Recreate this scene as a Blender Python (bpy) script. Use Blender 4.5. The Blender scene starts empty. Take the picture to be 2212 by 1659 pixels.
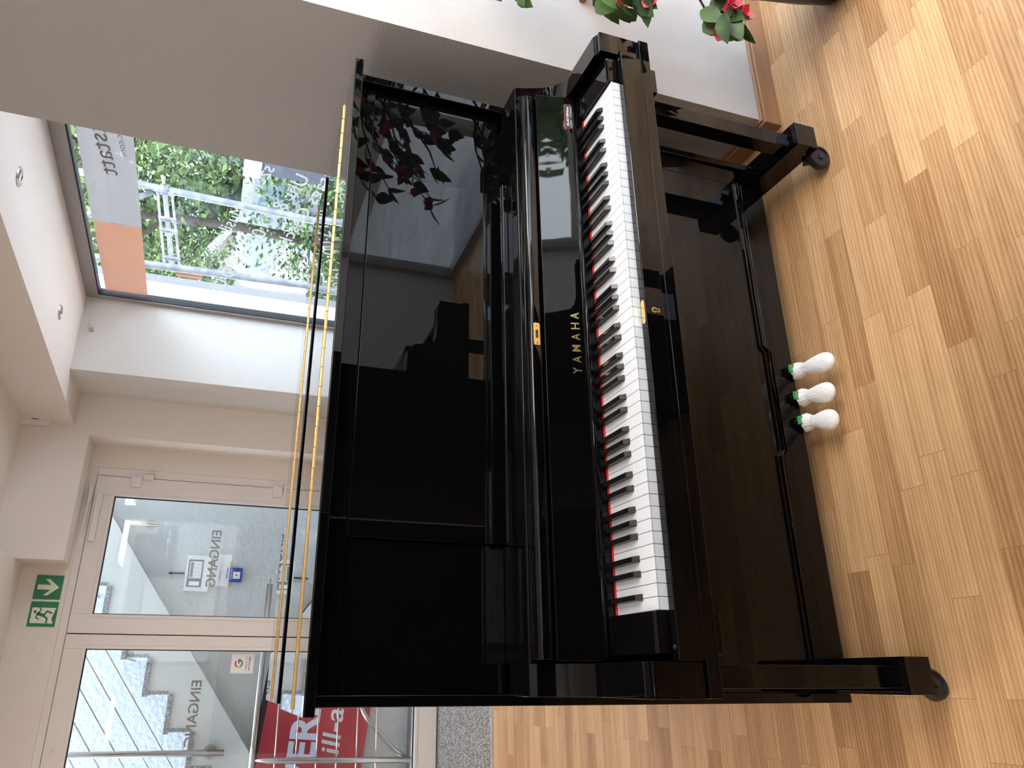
import bpy, math, random
from mathutils import Matrix, Vector, noise
random.seed(7)
scn = bpy.context.scene
col = scn.collection
PI = math.pi

# ------------------------------------------------------------------ camera
CAM = Vector((0.0375, -1.2367, 1.5534))
R_ = [[0.92220987, -0.36627563, 0.12398033], [0.00142373, -0.3174013, -0.94829024], [0.38668712, 0.87469914, -0.29218914]]
r, d, fw = (Vector(v).normalized() for v in R_)
cam_d = bpy.data.cameras.new('camera'); cam = bpy.data.objects.new('camera', cam_d); col.objects.link(cam)
m = Matrix.Identity(4)
for i in range(3):
    m[i][0] = d[i]; m[i][1] = r[i]; m[i][2] = -fw[i]; m[i][3] = CAM[i]
cam.matrix_world = m
cam_d.sensor_fit = 'HORIZONTAL'; cam_d.sensor_width = 36.0
cam_d.lens = 1620.5 / 2212 * 36.0
cam_d.shift_x = (1106 - 1023.7) / 2212; cam_d.shift_y = (787.0 - 829.5) / 2212
cam_d.clip_start = 0.02; cam_d.clip_end = 200
scn.camera = cam

# ------------------------------------------------------------------ world, sun, exposure
world = bpy.data.worlds.new('world'); scn.world = world; world.use_nodes = True
wn = world.node_tree; wn.nodes.clear()
wo = wn.nodes.new('ShaderNodeOutputWorld'); wb = wn.nodes.new('ShaderNodeBackground')
wtc = wn.nodes.new('ShaderNodeTexCoord'); wsp = wn.nodes.new('ShaderNodeSeparateXYZ')
wr = wn.nodes.new('ShaderNodeValToRGB')
wr.color_ramp.elements[0].position = 0.0; wr.color_ramp.elements[0].color = (0.84, 0.92, 1.0, 1)
wr.color_ramp.elements[1].position = 0.8; wr.color_ramp.elements[1].color = (0.55, 0.73, 1.0, 1)
wn.links.new(wtc.outputs['Generated'], wsp.inputs[0]); wn.links.new(wsp.outputs['Z'], wr.inputs['Fac'])
wn.links.new(wr.outputs[0], wb.inputs['Color']); wb.inputs['Strength'].default_value = 6.0
wn.links.new(wb.outputs[0], wo.inputs[0])
sun_d = bpy.data.lights.new('sun', 'SUN'); sun_d.energy = 4.0; sun_d.angle = math.radians(3); sun_d.color = (1, .95, .86)
sun = bpy.data.objects.new('sun', sun_d); col.objects.link(sun)
sun.rotation_euler = Vector((0.24, 0.05, -0.95)).to_track_quat('-Z', 'Y').to_euler()
def portal(name, loc, normal, w, h):
    l = bpy.data.lights.new(name, 'AREA'); l.shape = 'RECTANGLE'; l.size = w; l.size_y = h
    l.cycles.is_portal = True
    o = bpy.data.objects.new(name, l); col.objects.link(o); o.location = loc
    n = Vector(normal).normalized()
    z = -n; x = Vector((0, 0, 1)).cross(z).normalized(); y = z.cross(x)
    mm = Matrix((x, y, z)).transposed().to_4x4(); mm.translation = Vector(loc); o.matrix_world = mm
portal('daylight_shopfront', (3.27, -1.6, 1.25), (-1, 0, 0), 3.8, 2.6)
portal('daylight_side_window', (2.42, 2.25, 1.7), (-1, -.086, 0), 2.5, 1.7)
portal('daylight_added_window', (1.66, -3.52, 2.03), (0, 1, 0), 2.8, 1.1)  # portal for the added back window
portal('daylight_door', (0.25, 4.32, 1.2), (0, -1, 0), 2.2, 2.4)
scn.view_settings.view_transform = 'Standard'; scn.view_settings.look = 'None'
scn.view_settings.gamma = 1.0; scn.view_settings.use_curve_mapping = False
scn.view_settings.exposure = 1.2

# ------------------------------------------------------------------ helpers
def srgb(h):
    h = h.lstrip('#'); v = [int(h[i:i+2], 16) / 255 for i in (0, 2, 4)]
    return tuple(c / 12.92 if c <= .04045 else ((c + .055) / 1.055) ** 2.4 for c in v) + (1,)
MATS = {}
def mat(name, color=(.8, .8, .8, 1), rough=.5, metal=0.0, ior=1.5, bump=None, coat=0, mix=None, spec=None):
    """bump=(scale,strength,detail); mix=(color2, scale, lo, hi)"""
    if name in MATS: return MATS[name]
    mt = bpy.data.materials.new(name); mt.use_nodes = True; nt = mt.node_tree
    b = nt.nodes['Principled BSDF']
    if isinstance(color, str): color = srgb(color)
    b.inputs['Base Color'].default_value = color
    b.inputs['Roughness'].default_value = rough; b.inputs['Metallic'].default_value = metal
    b.inputs['IOR'].default_value = ior
    if coat: b.inputs['Coat Weight'].default_value = coat; b.inputs['Coat Roughness'].default_value = .01; b.inputs['Coat IOR'].default_value = 1.27
    if spec is not None: b.inputs['Specular IOR Level'].default_value = spec
    tc = nt.nodes.new('ShaderNodeTexCoord')
    if mix:
        c2 = srgb(mix[0]) if isinstance(mix[0], str) else mix[0]
        n = nt.nodes.new('ShaderNodeTexNoise'); n.inputs['Scale'].default_value = mix[1]; n.inputs['Detail'].default_value = 6
        rp = nt.nodes.new('ShaderNodeValToRGB'); rp.color_ramp.elements[0].position = mix[2]; rp.color_ramp.elements[1].position = mix[3]
        rp.color_ramp.elements[0].color = color; rp.color_ramp.elements[1].color = c2
        nt.links.new(tc.outputs['Object'], n.inputs['Vector']); nt.links.new(n.outputs['Fac'], rp.inputs['Fac'])
        nt.links.new(rp.outputs[0], b.inputs['Base Color'])
    if bump:
        n = nt.nodes.new('ShaderNodeTexNoise'); n.inputs['Scale'].default_value = bump[0]; n.inputs['Detail'].default_value = bump[2]
        bp = nt.nodes.new('ShaderNodeBump'); bp.inputs['Strength'].default_value = bump[1]; bp.inputs['Distance'].default_value = .01
        nt.links.new(tc.outputs['Object'], n.inputs['Vector']); nt.links.new(n.outputs['Fac'], bp.inputs['Height'])
        nt.links.new(bp.outputs[0], b.inputs['Normal'])
    MATS[name] = mt; return mt
def glass(name, tint=(1, 1, 1, 1), ior=1.5):
    mt = bpy.data.materials.new(name); mt.use_nodes = True; nt = mt.node_tree; nt.nodes.clear()
    o = nt.nodes.new('ShaderNodeOutputMaterial'); t = nt.nodes.new('ShaderNodeBsdfTransparent'); g = nt.nodes.new('ShaderNodeBsdfGlossy')
    t.inputs[0].default_value = tint; g.inputs['Roughness'].default_value = 0.0
    ge = nt.nodes.new('ShaderNodeNewGeometry'); dt = nt.nodes.new('ShaderNodeVectorMath'); dt.operation = 'DOT_PRODUCT'
    nt.links.new(ge.outputs['Normal'], dt.inputs[0]); nt.links.new(ge.outputs['Incoming'], dt.inputs[1])
    prev = dt.outputs['Value']
    for op, v in (('ABSOLUTE', None), ('SUBTRACT', 1.0), ('POWER', 5.0), ('MULTIPLY', .95), ('ADD', .04)):
        q = nt.nodes.new('ShaderNodeMath'); q.operation = op; q.use_clamp = op != 'ABSOLUTE'
        if op == 'SUBTRACT': q.inputs[0].default_value = v; nt.links.new(prev, q.inputs[1])
        else:
            nt.links.new(prev, q.inputs[0])
            if v is not None: q.inputs[1].default_value = v
        prev = q.outputs[0]
    mx = nt.nodes.new('ShaderNodeMixShader')
    nt.links.new(prev, mx.inputs[0]); nt.links.new(t.outputs[0], mx.inputs[1]); nt.links.new(g.outputs[0], mx.inputs[2])
    nt.links.new(mx.outputs[0], o.inputs[0]); MATS[name] = mt; return mt
def film(name, color, alpha):
    mt = bpy.data.materials.new(name); mt.use_nodes = True; nt = mt.node_tree; nt.nodes.clear()
    o = nt.nodes.new('ShaderNodeOutputMaterial'); t = nt.nodes.new('ShaderNodeBsdfTransparent')
    tr = nt.nodes.new('ShaderNodeBsdfTranslucent'); df = nt.nodes.new('ShaderNodeBsdfDiffuse')
    tr.inputs[0].default_value = srgb(color); df.inputs[0].default_value = srgb(color)
    a = nt.nodes.new('ShaderNodeMixShader'); a.inputs[0].default_value = .5
    bx = nt.nodes.new('ShaderNodeMixShader'); bx.inputs[0].default_value = alpha
    nt.links.new(tr.outputs[0], a.inputs[1]); nt.links.new(df.outputs[0], a.inputs[2])
    nt.links.new(t.outputs[0], bx.inputs[1]); nt.links.new(a.outputs[0], bx.inputs[2]); nt.links.new(bx.outputs[0], o.inputs[0])
    MATS[name] = mt; return mt

ORI = {}
class MB:
    def __init__(s): s.v = []; s.f = []; s.smooth = False
    def add(s, vs, fs):
        o = len(s.v); s.v += [tuple(p) for p in vs]; s.f += [tuple(i + o for i in q) for q in fs]; return s
    def box(s, x0, x1, y0, y1, z0, z1):
        vs = [(x, y, z) for z in (z0, z1) for y in (y0, y1) for x in (x0, x1)]
        return s.add(vs, [(0, 2, 3, 1), (4, 5, 7, 6), (0, 1, 5, 4), (2, 6, 7, 3), (0, 4, 6, 2), (1, 3, 7, 5)])
    def obox(s, M, a, b):
        vs = [M @ Vector((x, y, z)) for z in (a[2], b[2]) for y in (a[1], b[1]) for x in (a[0], b[0])]
        return s.add(vs, [(0, 2, 3, 1), (4, 5, 7, 6), (0, 1, 5, 4), (2, 6, 7, 3), (0, 4, 6, 2), (1, 3, 7, 5)])
    def prism(s, pts, h0, h1, fn):
        """pts 2-D polygon, fn(a,b,h)->xyz"""
        n = len(pts); vs = [fn(a, b, h0) for a, b in pts] + [fn(a, b, h1) for a, b in pts]
        fs = [tuple(range(n))[::-1], tuple(range(n, 2 * n))] + [(i, (i + 1) % n, n + (i + 1) % n, n + i) for i in range(n)]
        return s.add(vs, fs)
    def px(s, pts, x0, x1): return s.prism(pts, x0, x1, lambda a, b, h: (h, a, b))
    def pz(s, pts, z0, z1): return s.prism(pts, z0, z1, lambda a, b, h: (a, b, h))
    def py(s, pts, y0, y1): return s.prism(pts, y0, y1, lambda a, b, h: (a, h, b))
    def tube(s, path, rad, n=10, cap=True):
        path = [Vector(p) for p in path]; rings = []
        if not isinstance(rad, (list, tuple)): rad = [rad] * len(path)
        t0 = (path[1] - path[0]).normalized(); up = Vector((0, 0, 1)) if abs(t0.z) < .9 else Vector((1, 0, 0))
        u = t0.cross(up).normalized()
        o = len(s.v)
        for i, p in enumerate(path):
            t = (path[min(i + 1, len(path) - 1)] - path[max(i - 1, 0)]).normalized()
            u = (u - t * u.dot(t)).normalized(); w = t.cross(u)
            for k in range(n):
                a = 2 * PI * k / n; s.v.append(tuple(p + (u * math.cos(a) + w * math.sin(a)) * rad[i]))
        for i in range(len(path) - 1):
            for k in range(n):
                a = o + i * n + k; b = o + i * n + (k + 1) % n; s.f.append((a, b, b + n, a + n))
        if cap:
            s.f.append(tuple(o + k for k in range(n))[::-1]); e = o + (len(path) - 1) * n; s.f.append(tuple(e + k for k in range(n)))
        return s
    def lathe(s, prof, M, n=24):
        """prof [(r,h)], axis z of M"""
        o = len(s.v)
        for rr, h in prof:
            for k in range(n):
                a = 2 * PI * k / n; s.v.append(tuple(M @ Vector((rr * math.cos(a), rr * math.sin(a), h))))
        for i in range(len(prof) - 1):
            for k in range(n):
                a = o + i * n + k; b = o + i * n + (k + 1) % n; s.f.append((a, b, b + n, a + n))
        s.f.append(tuple(o + k for k in range(n))[::-1]); e = o + (len(prof) - 1) * n; s.f.append(tuple(e + k for k in range(n)))
        return s
    def build(s, name, m_, parent=None, bevel=0, seg=2, smooth=False):
        po = ORI.get(parent.name, Vector()) if parent else Vector()
        me = bpy.data.meshes.new(name); me.from_pydata([tuple(Vector(p) - po) for p in s.v], [], s.f); me.validate(); 
        import bmesh
        bm = bmesh.new(); bm.from_mesh(me); bmesh.ops.recalc_face_normals(bm, faces=bm.faces); bm.to_mesh(me); bm.free()
        me.materials.append(m_)
        o = bpy.data.objects.new(name, me); col.objects.link(o)
        if parent: o.parent = parent
        ORI[o.name] = po
        if smooth or bevel:
            for p in me.polygons: p.use_smooth = True
        if bevel:
            b = o.modifiers.new('bevel', 'BEVEL'); b.width = bevel; b.segments = seg; b.limit_method = 'ANGLE'; b.angle_limit = math.radians(35)
            b.harden_normals = True
        return o
def tag(o, label=None, cat=None, group=None, kind=None):
    if label: o['label'] = label
    if cat: o['category'] = cat
    if group: o['group'] = group
    if kind: o['kind'] = kind
    return o
def thing(name, label, cat, loc=(0, 0, 0), group=None):
    o = bpy.data.objects.new(name, None); col.objects.link(o); o.location = loc; o.empty_display_size = .1
    ORI[o.name] = Vector(loc); return tag(o, label, cat, group)
def struct(mb, name, m_, parent=None, **k):
    o = mb.build(name, m_, parent, **k)
    if not parent: o['kind'] = 'structure'
    return o
def copy_tree(o, parent=None):
    c = o.copy(); col.objects.link(c)
    if parent: c.parent = parent
    for ch in list(o.children): copy_tree(ch, c)
    return c
def axes(origin, x, y):
    x = Vector(x).normalized(); y = Vector(y).normalized(); z = x.cross(y)
    mm = Matrix((x, y, z)).transposed().to_4x4(); mm.translation = Vector(origin); return mm
def text_geo(body, size, width=None, extrude=.0004, shear=0, bold=0, align='LEFT', space=1.0):
    cu = bpy.data.curves.new('lettering', 'FONT'); cu.body = body; cu.size = size; cu.extrude = extrude; cu.shear = shear
    cu.offset = bold; cu.align_x = align; cu.space_character = space; cu.resolution_u = 4
    ob = bpy.data.objects.new('lettering', cu); col.objects.link(ob)
    dg = bpy.context.evaluated_depsgraph_get(); me = ob.evaluated_get(dg).to_mesh()
    vs = [v.co.copy() for v in me.vertices]; fs = [tuple(p.vertices) for p in me.polygons]
    ob.evaluated_get(dg).to_mesh_clear(); bpy.data.objects.remove(ob); bpy.data.curves.remove(cu)
    if width and vs:
        x0 = min(v.x for v in vs); x1 = max(v.x for v in vs); k = width / (x1 - x0)
        for v in vs: v.x = (v.x - x0) * k
    return vs, fs
def text(mb, body, M, size, **k):
    vs, fs = text_geo(body, size, **k); mb.add([M @ v for v in vs], fs); return mb

# ------------------------------------------------------------------ materials
black = mat('piano_polish', (.0018, .0018, .0022, 1), rough=.015, ior=1.25, coat=.5)
lid_black = mat('piano_polish_lid', (.0018, .0018, .0022, 1), rough=.015, ior=1.27, coat=1)
black_wobble = mat('piano_polish_curved', (.0018, .0018, .0022, 1), rough=.02, ior=1.30, bump=(9, .02, 1), coat=.6)
satin = mat('black_back', (.004, .004, .004, 1), rough=.6, spec=.15)
white_key_m = mat('white_key', (.72, .765, .84, 1), rough=.22)
black_key_m = mat('black_key', (.007, .007, .008, 1), rough=.16)
brass = mat('brass', (.90, .66, .28, 1), rough=.22, metal=1)
brass_dull = mat('brass_hinge', (.60, .40, .16, 1), rough=.35, metal=1)
red_felt = mat('red_felt', (.75, .02, .02, 1), rough=.95, bump=(400, .5, 2))
green_felt = mat('green_felt', (.05, .45, .14, 1), rough=.95, bump=(500, .6, 2))
wall_m = mat('wall_paint', (.84, .775, .72, 1), rough=.75, bump=(260, .12, 3))
wall_white = mat('wall_paint_white', (.70, .685, .66, 1), rough=.75, bump=(160, .25, 3))
ceil_m = mat('ceiling_paint', (.84, .765, .70, 1), rough=.8, bump=(300, .06, 2))
pvc = mat('pvc_white', (.82, .765, .73, 1), rough=.35)
alu = mat('aluminium_grey', (.36, .345, .34, 1), rough=.45, metal=.3)
gasket = mat('rubber_gasket', (.01, .01, .011, 1), rough=.6)
steel = mat('brushed_steel', (.50, .47, .44, 1), rough=.32, metal=1)
chrome = mat('chrome', (.8, .8, .8, 1), rough=.12, metal=1)
stucco = mat('stucco', (.62, .63, .63, 1), rough=.9, bump=(26, 1.0, 6))
smooth_render = mat('smooth_render', (.62, .61, .57, 1), rough=.8, bump=(120, .1, 2))
granite = mat('granite', (.13, .13, .135, 1), rough=.45, mix=((.50, .50, .52, 1), 130, .42, .62))
mat_m = mat('entrance_mat', (.07, .065, .06, 1), rough=.95, mix=((.62, .59, .56, 1), 170, .44, .58), bump=(260, .5, 3))
tile_m = mat('grey_tile', (.24, .235, .24, 1), rough=.5, mix=((.38, .37, .385, 1), 200, .4, .65))
paving = mat('paving', (.44, .42, .40, 1), rough=.85, mix=((.60, .58, .56, 1), 3, .35, .7), bump=(40, .2, 4))
leaf_m = mat('leaf', (.035, .085, .03, 1), rough=.45, mix=((.10, .22, .05, 1), 14, .4, .62))
petal_m = mat('petal', (.80, .07, .13, 1), rough=.6, mix=((.95, .22, .30, 1), 25, .4, .7))
bark_m = mat('bark', (.035, .024, .017, 1), rough=.9, bump=(60, .6, 4))
pot_m = mat('pot_black', (.012, .012, .013, 1), rough=.4)
soil_m = mat('soil', (.03, .02, .015, 1), rough=1, bump=(80, .8, 4))
cloth_m = mat('white_cloth', (.86, .85, .85, 1), rough=.9, bump=(90, .35, 5))
band_m = mat('rubber_band', (.80, .55, .30, 1), rough=.6)
sign_green = mat('sign_green', (.012, .20, .085, 1), rough=.4)
sign_cream = mat('sign_cream', (.83, .84, .70, 1), rough=.4)
white_p = mat('white_plastic', (.82, .80, .77, 1), rough=.35)
grey_p = mat('grey_plastic', (.16, .17, .19, 1), rough=.4)
dark_p = mat('dark_plastic', (.012, .012, .015, 1), rough=.4)
lcd = mat('lcd_grey', (.20, .24, .22, 1), rough=.3)
blue_p = mat('blue_plastic', (.01, .07, .36, 1), rough=.35)
red_p = mat('red_plastic', (.45, .03, .03, 1), rough=.4)
yellow_p = mat('yellow_green_plastic', (.65, .85, .10, 1), rough=.4)
tape_m = mat('parcel_tape', (.62, .42, .20, 1), rough=.4)
paper = mat('paper', (.85, .86, .88, 1), rough=.7)
frost_grey = mat('vinyl_grey', (.26, .245, .235, 1), rough=.6)
frost_white = mat('vinyl_white', (.75, .76, .73, 1), rough=.6)
banner_red = mat('banner_red', (.42, .035, .06, 1), rough=.7, mix=((.55, .06, .07, 1), 3, .35, .65))
banner_txt = mat('banner_white', (.70, .76, .88, 1), rough=.7)
banner_dark = mat('banner_dark', (.02, .022, .03, 1), rough=.7)
scaff = mat('galvanised', (.13, .14, .15, 1), rough=.5, metal=.2, mix=((.22, .22, .22, 1), 12, .4, .6))
rust = mat('rust', (.30, .10, .05, 1), rough=.8)
tree_leaf = mat('tree_leaf', (.010, .028, .007, 1), rough=.75, mix=((.075, .125, .022, 1), 2.2, .36, .62))
grass_m = mat('grass', (.03, .06, .012, 1), rough=.9, bump=(40, .5, 4))
clear = glass('window_glass')
door_glass = glass('door_glass', (.93, .95, .94, 1))
film_w = film('film_white', '#b9b4b2', .85)
film_o = film('film_apricot', '#cfa58c', .88)
vinyl_w = film('vinyl_window_lettering', '#d8d8d4', .95)

def wood(name, base, dark, brick=(.46, .071), mortar=.0007, rough=.33, ax='x', vary=.5):
    mt = bpy.data.materials.new(name); mt.use_nodes = True; nt = mt.node_tree; b = nt.nodes['Principled BSDF']; L = nt.links.new
    tc = nt.nodes.new('ShaderNodeTexCoord'); br = nt.nodes.new('ShaderNodeTexBrick')
    mp = nt.nodes.new('ShaderNodeMapping'); L(tc.outputs['Object'], mp.inputs[0])
    if ax == 'y': mp.inputs['Rotation'].default_value = (0, 0, PI / 2)
    L(mp.outputs[0], br.inputs['Vector'])
    br.inputs['Scale'].default_value = 1; br.inputs['Brick Width'].default_value = brick[0]; br.inputs['Row Height'].default_value = brick[1]
    br.inputs['Mortar Size'].default_value = mortar; br.inputs['Mortar Smooth'].default_value = .3; br.offset = .37; br.offset_frequency = 2; br.squash = .7; br.squash_frequency = 3
    br.inputs['Color1'].default_value = (0, 0, 0, 1); br.inputs['Color2'].default_value = (1, 1, 1, 1); br.inputs['Mortar'].default_value = (.5, .5, .5, 1)
    # grain coordinates, shifted per plank
    sc = nt.nodes.new('ShaderNodeVectorMath'); sc.operation = 'MULTIPLY'; sc.inputs[1].default_value = (1.3, 19, 19); L(mp.outputs[0], sc.inputs[0])
    sh = nt.nodes.new('ShaderNodeVectorMath'); sh.operation = 'MULTIPLY_ADD'; L(br.outputs['Color'], sh.inputs[0]); sh.inputs[1].default_value = (17, 31, 0); L(sc.outputs[0], sh.inputs[2])
    n1 = nt.nodes.new('ShaderNodeTexNoise'); n1.inputs['Scale'].default_value = 1.6; n1.inputs['Detail'].default_value = 5; n1.inputs['Distortion'].default_value = .9; L(sh.outputs[0], n1.inputs['Vector'])
    wv = nt.nodes.new('ShaderNodeTexWave'); wv.wave_type = 'BANDS'; wv.bands_direction = 'Y'; wv.inputs['Scale'].default_value = 1.5; wv.inputs['Distortion'].default_value = 9; wv.inputs['Detail'].default_value = 3; wv.inputs['Detail Scale'].default_value = .55
    L(sh.outputs[0], wv.inputs['Vector'])
    n2 = nt.nodes.new('ShaderNodeTexNoise'); n2.inputs['Scale'].default_value = 16; n2.inputs['Detail'].default_value = 4; L(sh.outputs[0], n2.inputs['Vector'])
    a = nt.nodes.new('ShaderNodeMath'); a.operation = 'MULTIPLY_ADD'; L(wv.outputs['Fac'], a.inputs[0]); a.inputs[1].default_value = .34; L(n1.outputs['Fac'], a.inputs[2])
    a2 = nt.nodes.new('ShaderNodeMath'); a2.operation = 'MULTIPLY_ADD'; L(n2.outputs['Fac'], a2.inputs[0]); a2.inputs[1].default_value = .60; L(a.outputs[0], a2.inputs[2])
    a3 = nt.nodes.new('ShaderNodeMath'); a3.operation = 'MULTIPLY_ADD'; L(br.outputs['Color'], a3.inputs[0]); a3.inputs[1].default_value = vary; L(a2.outputs[0], a3.inputs[2])
    rp = nt.nodes.new('ShaderNodeValToRGB'); rp.color_ramp.elements[0].position = .50; rp.color_ramp.elements[1].position = 1.40
    rp.color_ramp.elements[0].color = base; rp.color_ramp.elements[1].color = dark
    mr = nt.nodes.new('ShaderNodeMapRange'); mr.inputs[1].default_value = .50; mr.inputs[2].default_value = 1.75; L(a3.outputs[0], mr.inputs[0])
    rp.color_ramp.elements[0].position = 0; rp.color_ramp.elements[1].position = 1; L(mr.outputs[0], rp.inputs[0])
    mm = nt.nodes.new('ShaderNodeMixRGB'); mm.blend_type = 'MULTIPLY'; L(br.outputs['Fac'], mm.inputs[0]); L(rp.outputs[0], mm.inputs[1]); mm.inputs[2].default_value = (.66, .56, .48, 1)
    L(mm.outputs[0], b.inputs['Base Color']); b.inputs['Roughness'].default_value = rough; b.inputs['IOR'].default_value = 1.45
    bp = nt.nodes.new('ShaderNodeBump'); bp.inputs['Strength'].default_value = .08; bp.inputs['Distance'].default_value = .004; L(a2.outputs[0], bp.inputs['Height']); L(bp.outputs[0], b.inputs['Normal'])
    MATS[name] = mt; return mt
parquet = wood('oak_parquet', (.86, .56, .29, 1), (.36, .18, .075, 1), vary=.62)
skirting = wood('oak_skirting', (.40, .22, .12, 1), (.22, .10, .05, 1), brick=(2.4, .5), rough=.4, vary=.15)

# ------------------------------------------------------------------ room shell
fl = MB().pz([(-3.6, -3.5), (3.2, -3.5), (3.2, .303), (1.706, .303), (1.706, 1.04), (2.47, 1.04), (2.26, 3.46), (1.745, 3.46), (1.745, 3.08), (-3.6, 3.08)], -.12, 0)
struct(fl, 'floor', parquet)
struct(MB().box(-3.6, 1.745, 3.08, 4.24, -.12, -.004), 'trim_1', mat('mat_frame', (.5, .5, .5, 1), rough=.5))
mo = MB().box(-1.6, 1.47, 3.10, 4.16, -.0038, .0035).build('entrance_mat', mat_m); tag(mo, 'grey speckled entrance mat set into the floor before the glass door', 'doormat')
struct(MB().box(-1.6, 1.745, 3.075, 3.10, -.003, .006), 'trim_2', mat('mat_edge', (.62, .66, .66, 1), rough=.35, metal=.6))

# ceiling pieces
struct(MB().pz([(.693, -3.6), (3.3, -3.6), (3.3, 1.04), (2.50, 1.04), (2.30, 3.46), (2.41, 3.47), (2.41, 4.32), (.693, 4.32)], 2.82, 2.95), 'ceiling', ceil_m)
struct(MB().box(-3.7, .693, -3.6, 4.32, 2.69, 2.95), 'ceiling_lower', ceil_m)
soff = MB().pz([(1.533, 3.92), (1.533 + .0859 * 7.42, -3.5), (3.25, -3.5), (3.25, 1.04), (2.50, 1.04), (2.30, 3.46), (2.40, 3.47), (2.40, 3.92)], 2.53, 2.8199)
struct(soff, 'ceiling_soffit', ceil_m)
# right: pillar beside the piano, white front, window wall beyond
struct(MB().box(1.706, 3.2, .303, 1.04, 0, 2.53), 'wall_right', mat('wall_paint_pillar_shade', (.50, .495, .50, 1), rough=.75, bump=(170, .2, 3)))  # same paint as the walls, darkened to put the pillar's shade into the colour
# wall under, and over the side window (plane leans off the piano axis)
WT = Vector((.0859, -1, 0)).normalized(); WN = Vector((-1, -.0859, 0)).normalized()   # along the window toward us, into the room
def win_pt(s, z, off=0.0):
    p = Vector((2.26, 3.46, 0)) + WT * s - WN * off; return Vector((p.x, p.y, z))
WM = Matrix((WT, Vector((0, 0, 1)), WT.cross(Vector((0, 0, 1))))).transposed().to_4x4(); WM.translation = Vector((2.26, 3.46, 0))
# local: x along window (near), y up, z = WT x Z  (points to room side if negative)
zin = -1 if (WT.cross(Vector((0, 0, 1)))).dot(WN) < 0 else 1
struct(MB().obox(WM, (-.02, 0, min(0, -zin * .28)), (2.43, .88, max(0, -zin * .28))), 'wall_under_window', wall_m)
# frame of window_1
WF = struct(MB().obox(WM, (0, 2.458, -.03 - 0.0), (2.43, 2.53, .03)).obox(WM, (0, .88, -.03), (2.43, .935, .03)).obox(WM, (0, .935, -.03), (.03, 2.458, .03)).obox(WM, (2.38, .935, -.03), (2.43, 2.458, .03)), 'window_1', alu, bevel=.002)
ORI[WF.name] = Vector()
MB().obox(WM, (.03, 2.452, -.022), (2.38, 2.458, .022)).obox(WM, (.03, .935, -.022), (2.38, .941, .022)).obox(WM, (.03, .93, -.022), (.036, 2.455, .022)).build('window_gasket', gasket, WF)
MB().obox(WM, (.03, .935, -.003), (2.38, 2.458, .003)).build('window_pane', clear, WF)
# far wall pieces
struct(MB().box(1.745, 2.40, 3.46, 4.32, 0, 2.53), 'wall_far', wall_white)
struct(MB().box(1.48, 1.745, 3.92, 4.32, 0, 2.82).box(.693, 1.48, 3.92, 4.17, 2.43, 2.82), 'wall_far_door', wall_m)
struct(MB().box(1.335, 1.48, 4.17, 4.32, 0, 2.42).box(-1.6, 1.48, 4.17, 4.32, 2.42, 2.82).box(-3.6, -.80, 4.17, 4.32, 0, 2.82), 'wall_far_entrance', wall_m)
struct(MB().box(-3.75, -3.6, -3.6, 4.32, 0, 2.82), 'wall_left', wall_m)
struct(MB().box(-3.6, 3.3, -3.65, -3.5, 0, 1.45).box(-3.6, 3.3, -3.65, -3.5, 2.62, 2.82).box(-3.6, .22, -3.65, -3.5, 1.45, 2.62).box(3.1, 3.3, -3.65, -3.5, 1.45, 2.62), 'wall_back', mat('wall_paint_grey', (.66, .67, .72, 1), rough=.8))
WB = struct(MB().box(.22, 3.1, -3.60, -3.54, 1.45, 1.50).box(.22, 3.1, -3.60, -3.54, 2.57, 2.62).box(3.05, 3.1, -3.60, -3.54, 1.45, 2.62).box(.22, .28, -3.60, -3.54, 1.45, 2.62), 'added_window', alu, bevel=.002)  # unseen high window, added to let in more daylight from behind
MB().box(.28, 3.05, -3.574, -3.566, 1.5, 2.57).build('window_pane', clear, WB)
# shopfront on the right, behind the camera side
SF = struct(MB().box(3.2, 3.28, -3.5, -3.43, 0, 2.53).box(3.2, 3.28, .23, .303, 0, 2.53).box(3.2, 3.28, -3.43, .23, 2.46, 2.53).box(3.2, 3.28, -3.43, .23, 0, .06).box(3.2, 3.28, -1.66, -1.60, .06, 2.46), 'window_2', alu, bevel=.002)
MB().box(3.236, 3.244, -3.43, -1.66, .06, 2.46).box(3.236, 3.244, -1.60, .23, .06, 2.46).build('shopfront_pane', clear, SF)
# skirting boards
prof = [(0, 0), (0, .066), (-.006, .070), (-.014, .070), (-.016, .066), (-.016, 0)]
struct(MB().box(1.684, 3.2, .281, .303, 0, .062).box(1.694, 3.2, .291, .303, .062, .068), 'baseboard_right', skirting, bevel=.002)
struct(MB().box(1.684, 1.706, .303, 1.04, 0, .062).box(1.694, 1.706, .303, 1.04, .062, .068), 'baseboard_right_side', skirting, bevel=.002)

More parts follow.
